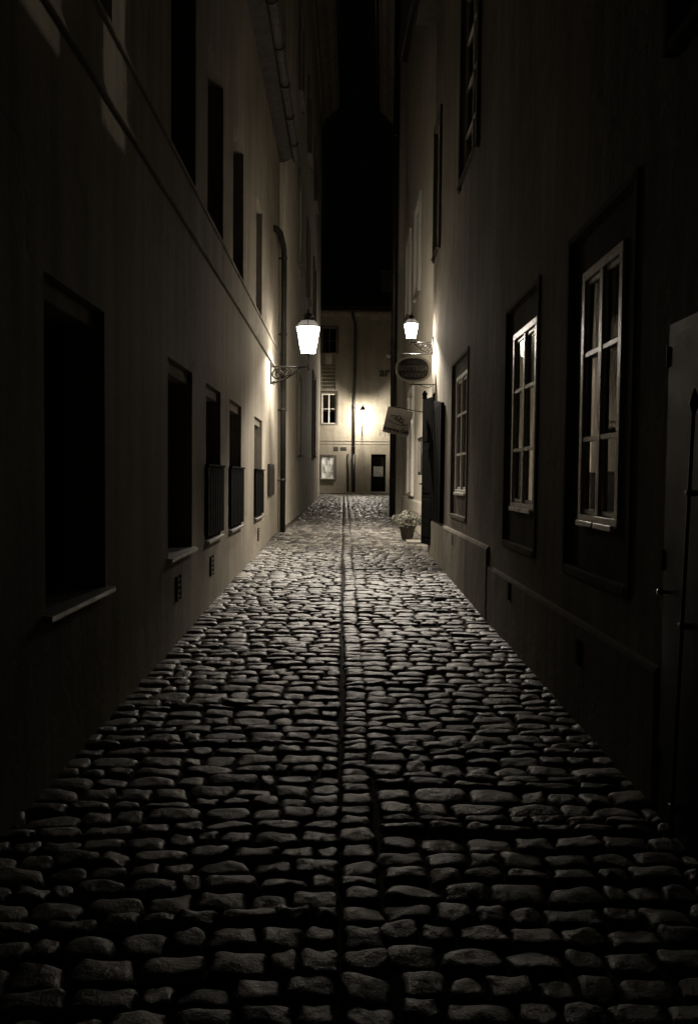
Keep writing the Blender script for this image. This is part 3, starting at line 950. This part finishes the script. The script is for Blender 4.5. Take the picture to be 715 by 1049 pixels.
lantern('street_lantern', 'largest lit lantern, on a scrolled iron bracket beside the left downpipe', (-1.42, 15.6, 3.70), 0.0, .72, .24, .145, .245, .50, M['lamp_near'], 920)
lantern('street_lantern', 'small lit lantern on the right corner above the oval sign', (1.46, 13.45, 3.83), math.pi, .37, .06, .075, .125, .235, M['lamp_small'], 980, True, (.35, .56), .6, 6, .58)
lantern('street_lantern', 'lit lantern on the end house between its downpipe and dark door', (.90, 40.5, 4.02), -math.pi / 2, 1.1, .2, .15, .26, .52, M['lamp_far'], 480, False)
burner('room_lamp', R1.e, (R1.u(4.45), 5.8, 8.7), 520, .05, False)

gb = empty('globe_lamp', (2.16, 40.5, 7.45)); tag(gb, 'unlit pale globe lamp high on the end house near the dark letters', 'lamp')
s = MB(); s.tube([(0, -.001, 0), (0, -.12, .02), (0, -.2, .0), (0, -.22, .06)], .014, 8); s.build('arm', M['iron'], gb, True)
s = MB(); s.lathe([(.01, -.13)] + [(.13 * math.cos(t), .13 * math.sin(t)) for t in np.linspace(-1.3, 1.3, 12)] + [(.01, .13)], (0, -.22, .18), 18); s.build('globe', M['globe'], gb, True)

# ------------------------------------------------------------------ signs
SG = 'signs hanging at the corner with the small lantern'
sg = empty('hanging_sign', (1.46, 13.2, 3.36)); tag(sg, 'dark oval hanging sign with pale rim and three lines of lettering', 'sign', SG)
cx = -.352
def oval(a, c, n=48, p=2.6):
    return [(a * math.copysign(abs(math.cos(t)) ** (2 / p), math.cos(t)), c * math.copysign(abs(math.sin(t)) ** (2 / p), math.sin(t))) for t in np.linspace(0, 2 * math.pi, n, endpoint=False)]
def plate(mb, pts, y0, y1, ox=0, oz=0):
    k = len(pts)
    mb.add([(x + ox, y0, z + oz) for x, z in pts] + [(x + ox, y1, z + oz) for x, z in pts],
           [tuple(range(k)), tuple(range(k, 2 * k))] + [(i, (i + 1) % k, (i + 1) % k + k, i + k) for i in range(k)])
def ring(mb, po, pi_, y0, y1, ox=0, oz=0):
    k = len(po)
    vs = [(x + ox, y, z + oz) for y in (y0, y1) for P in (po, pi_) for x, z in P]
    fs = []
    for i in range(k):
        j = (i + 1) % k
        fs += [(i, j, k + j, k + i), (2 * k + i, 2 * k + j, 3 * k + j, 3 * k + i), (i, j, 2 * k + j, 2 * k + i), (k + i, k + j, 3 * k + j, 3 * k + i)]
    mb.add(vs, fs)
s = MB(); plate(s, oval(.248, .176), -.016, .016, cx); board = s.build('sign_board', M['sign_dark'], sg)
s = MB(); ring(s, oval(.284, .206), oval(.247, .175), -.024, .024, cx); s.build('rim', M['sign_rim'], sg)
for txt, sz, zz, bd in (('ITALY', .068, .108, 0), ('BOTTEGA', .106, .011, .003), ('LAUNDRY', .081, -.097, .001)):
    text_mesh(txt, sz, .004, 'lettering', M['sign_text'], board, Matrix.Translation((cx, -.021, zz)) @ UP, bold=bd)
s = MB()
s.tube([(0, 0, .245), (-.52, 0, .245)], .008, 8); s.tube([(0, 0, -.245), (-.42, 0, -.245)], .008, 8)
s.tube([(cx, 0, .245), (cx, 0, .2)], .007, 8); s.tube([(cx, 0, -.245), (cx, 0, -.2)], .007, 8)
s.tube([(-.02, 0, -.245), (-.1, 0, -.3), (-.2, 0, -.27), (-.25, 0, -.245)], .006, 8)
s.build('hanger', M['iron'], sg, True)

sq = empty('hanging_sign', (1.46, 13.64, 2.72)); tag(sq, 'square pale sign hanging tilted below the oval sign', 'sign', SG)
tilt = Matrix.Translation((-.56, 0, -.18)) @ Matrix.Rotation(R(12.5), 4, 'Y') @ Matrix.Scale(.88, 4)
s = MB(); s.box(-.247, .247, -.012, .012, -.247, .247, .004)
board = s.build('sign_board', M['board'], sq); board.data.transform(tilt)
s = MB()
pts = [(-.17, .07), (-.1, .10), (-.03, .085), (-.08, .05), (-.02, .03), (.05, .075), (.0, .12), (-.04, .06), (.04, .0), (.1, .03), (.05, .08), (.02, .03), (.1, -.02), (.17, -.03), (.2, .0)]
sm = []
for i in range(len(pts) - 1):
    p0, p1, p2, p3 = [Vector(pts[max(0, min(len(pts) - 1, i + k))]) for k in (-1, 0, 1, 2)]
    for t in np.linspace(0, 1, 7)[:-1]:
        q = .5 * ((2 * p1) + (p2 - p0) * t + (2 * p0 - 5 * p1 + 4 * p2 - p3) * t * t + (3 * p1 - p0 - 3 * p2 + p3) * t ** 3)
        sm.append((q.x, -.014, q.y))
s.tube(sm, .008, 6)
s.tube([(-.2, -.014, -.0), (-.08, -.014, -.045), (.04, -.014, -.055), (.12, -.014, -.05)], .006, 6)
fl = s.build('flourish', M['ink'], board); fl.data.transform(tilt)
text_mesh('Suterena Cafe', .088, .003, 'lettering', M['ink'], board, tilt @ Matrix.Translation((0, -.0155, -.165)) @ UP, bold=.004)
s = MB(); s.tube([(0, 0, -.03), (-.25, 0, .0), (-.62, 0, .075)], .007, 8)
for q in (-.2, .2):
    v = tilt @ Vector((q, 0, .247)); s.tube([v, (v.x, 0, v.z + .03)], .005, 6)
s.build('hanger', M['iron'], sq, True)

dc = empty('display_case', (1.65, 16.3, 1.66)); tag(dc, 'dark wall display case half hidden behind the open door leaf', 'display case')
s = MB(); s.box(-.135, -.002, -.3, .3, 0, .72, .008); s.box(-.15, -.0, -.32, .32, .722, .75, .006); s.build('case_body', M['dark_zinc'], dc)
s = MB(); s.box(-.145, -.1355, -.25, .25, .06, .66, .003); s.build('case_pane', M['paper'], dc)
s = MB(); s.box(-.12, -.02, -.311, -.301, .42, .66, .003); s.build('pale_sheet', M['paper'], dc)

# ------------------------------------------------------------------ flowers in a pot
pp = empty('potted_flowers', (1.24, 15.65, g(15.65) + .01)); pp.scale = (1.12, 1.12, 1.12); tag(pp, 'dark pot of pale bushy flowers on the cobbles below the hanging signs', 'plant')
s = MB(); s.lathe([(.085, 0), (.095, .01), (.13, .2), (.142, .2), (.142, .235), (.125, .235), (.12, .2), (.01, .2)], (0, 0, 0), 22); s.build('pot', M['terracotta'], pp, True)
fo, pe = MB(), MB()
for k in range(900):
    th, ph, rr = random.uniform(0, 6.283), random.uniform(-.5, 1.45), random.uniform(.55, 1.0)
    c = Vector((.26 * rr * math.cos(th) * math.cos(ph), .26 * rr * math.sin(th) * math.cos(ph), .33 + .16 * rr * math.sin(ph)))
    c += Vector((random.gauss(0, .015), random.gauss(0, .015), random.gauss(0, .012)))
    nrm = (c - Vector((0, 0, .28))).normalized()
    q = nrm.to_track_quat('Z', 'Y').to_matrix() @ Matrix.Rotation(random.uniform(0, 6.28), 3, 'Z') @ Matrix.Rotation(random.uniform(-.6, .6), 3, 'X')
    if random.random() < .36:
        l, w_ = random.uniform(.05, .09), random.uniform(.014, .024)
        fo.add([c + q @ Vector(p) for p in ((-l / 2, 0, 0), (0, -w_, .008), (l / 2, 0, -.01), (0, w_, .008))], [(0, 1, 2, 3)])
    elif rr > .72:
        r = random.uniform(.018, .03)
        vs = [c + q @ Vector((0, 0, .004))]
        for i in range(10):
            a = i * math.pi / 5; r2 = r * (1 if i % 2 == 0 else .62)
            vs.append(c + q @ Vector((r2 * math.cos(a), r2 * math.sin(a), .012 if i % 2 == 0 else 0)))
        pe.add(vs, [(0, i + 1, (i + 1) % 10 + 1) for i in range(10)])
for k in range(16):
    a = random.uniform(0, 6.28)
    fo.tube([(0.03 * math.cos(a), .03 * math.sin(a), .2), (.1 * math.cos(a), .1 * math.sin(a), .3), (.17 * math.cos(a), .17 * math.sin(a), .36)], .004, 5)
fo.build('foliage', M['leaf'], pp); pe.build('blossom', M['petal'], pp)

# ------------------------------------------------------------------ world, camera, render
w = bpy.data.worlds.new('World'); scene.world = w; w.use_nodes = True
bg = w.node_tree.nodes['Background']
bg.inputs['Color'].default_value = (1.0, .78, .6, 1)
bg.inputs['Strength'].default_value = .0006

cam = bpy.data.cameras.new('camera')
co = bpy.data.objects.new('camera', cam); col.objects.link(co)
pitch, yaw, roll = R(2.4454), R(.40256), .0095
Fw = Vector((math.sin(yaw) * math.cos(pitch), math.cos(yaw) * math.cos(pitch), -math.sin(pitch)))
Rt = Vector((math.cos(yaw), -math.sin(yaw), 0)); Ux = Rt.cross(Fw)
c_, s_ = math.cos(roll), math.sin(roll)
R2_, U2_ = c_ * Rt + s_ * Ux, -s_ * Rt + c_ * Ux
mt = Matrix((R2_, U2_, -Fw)).transposed().to_4x4()
mt.translation = (0, 0, 1.6)
co.matrix_world = mt
cam.sensor_fit = 'AUTO'; cam.sensor_width = 36
cam.lens = 830 / 1049 * 36
cam.clip_end = 1000; cam.clip_start = .05
scene.camera = co

scene.view_settings.view_transform = 'Standard'
scene.view_settings.look = 'None'
scene.view_settings.exposure = 0.0
scene.view_settings.gamma = 1.0
scene.render.engine = 'CYCLES'
cy = scene.cycles
cy.use_denoising = True
cy.max_bounces = 5; cy.diffuse_bounces = 2; cy.glossy_bounces = 3; cy.transparent_max_bounces = 8
cy.sample_clamp_indirect = 4.0
cy.use_adaptive_sampling = False
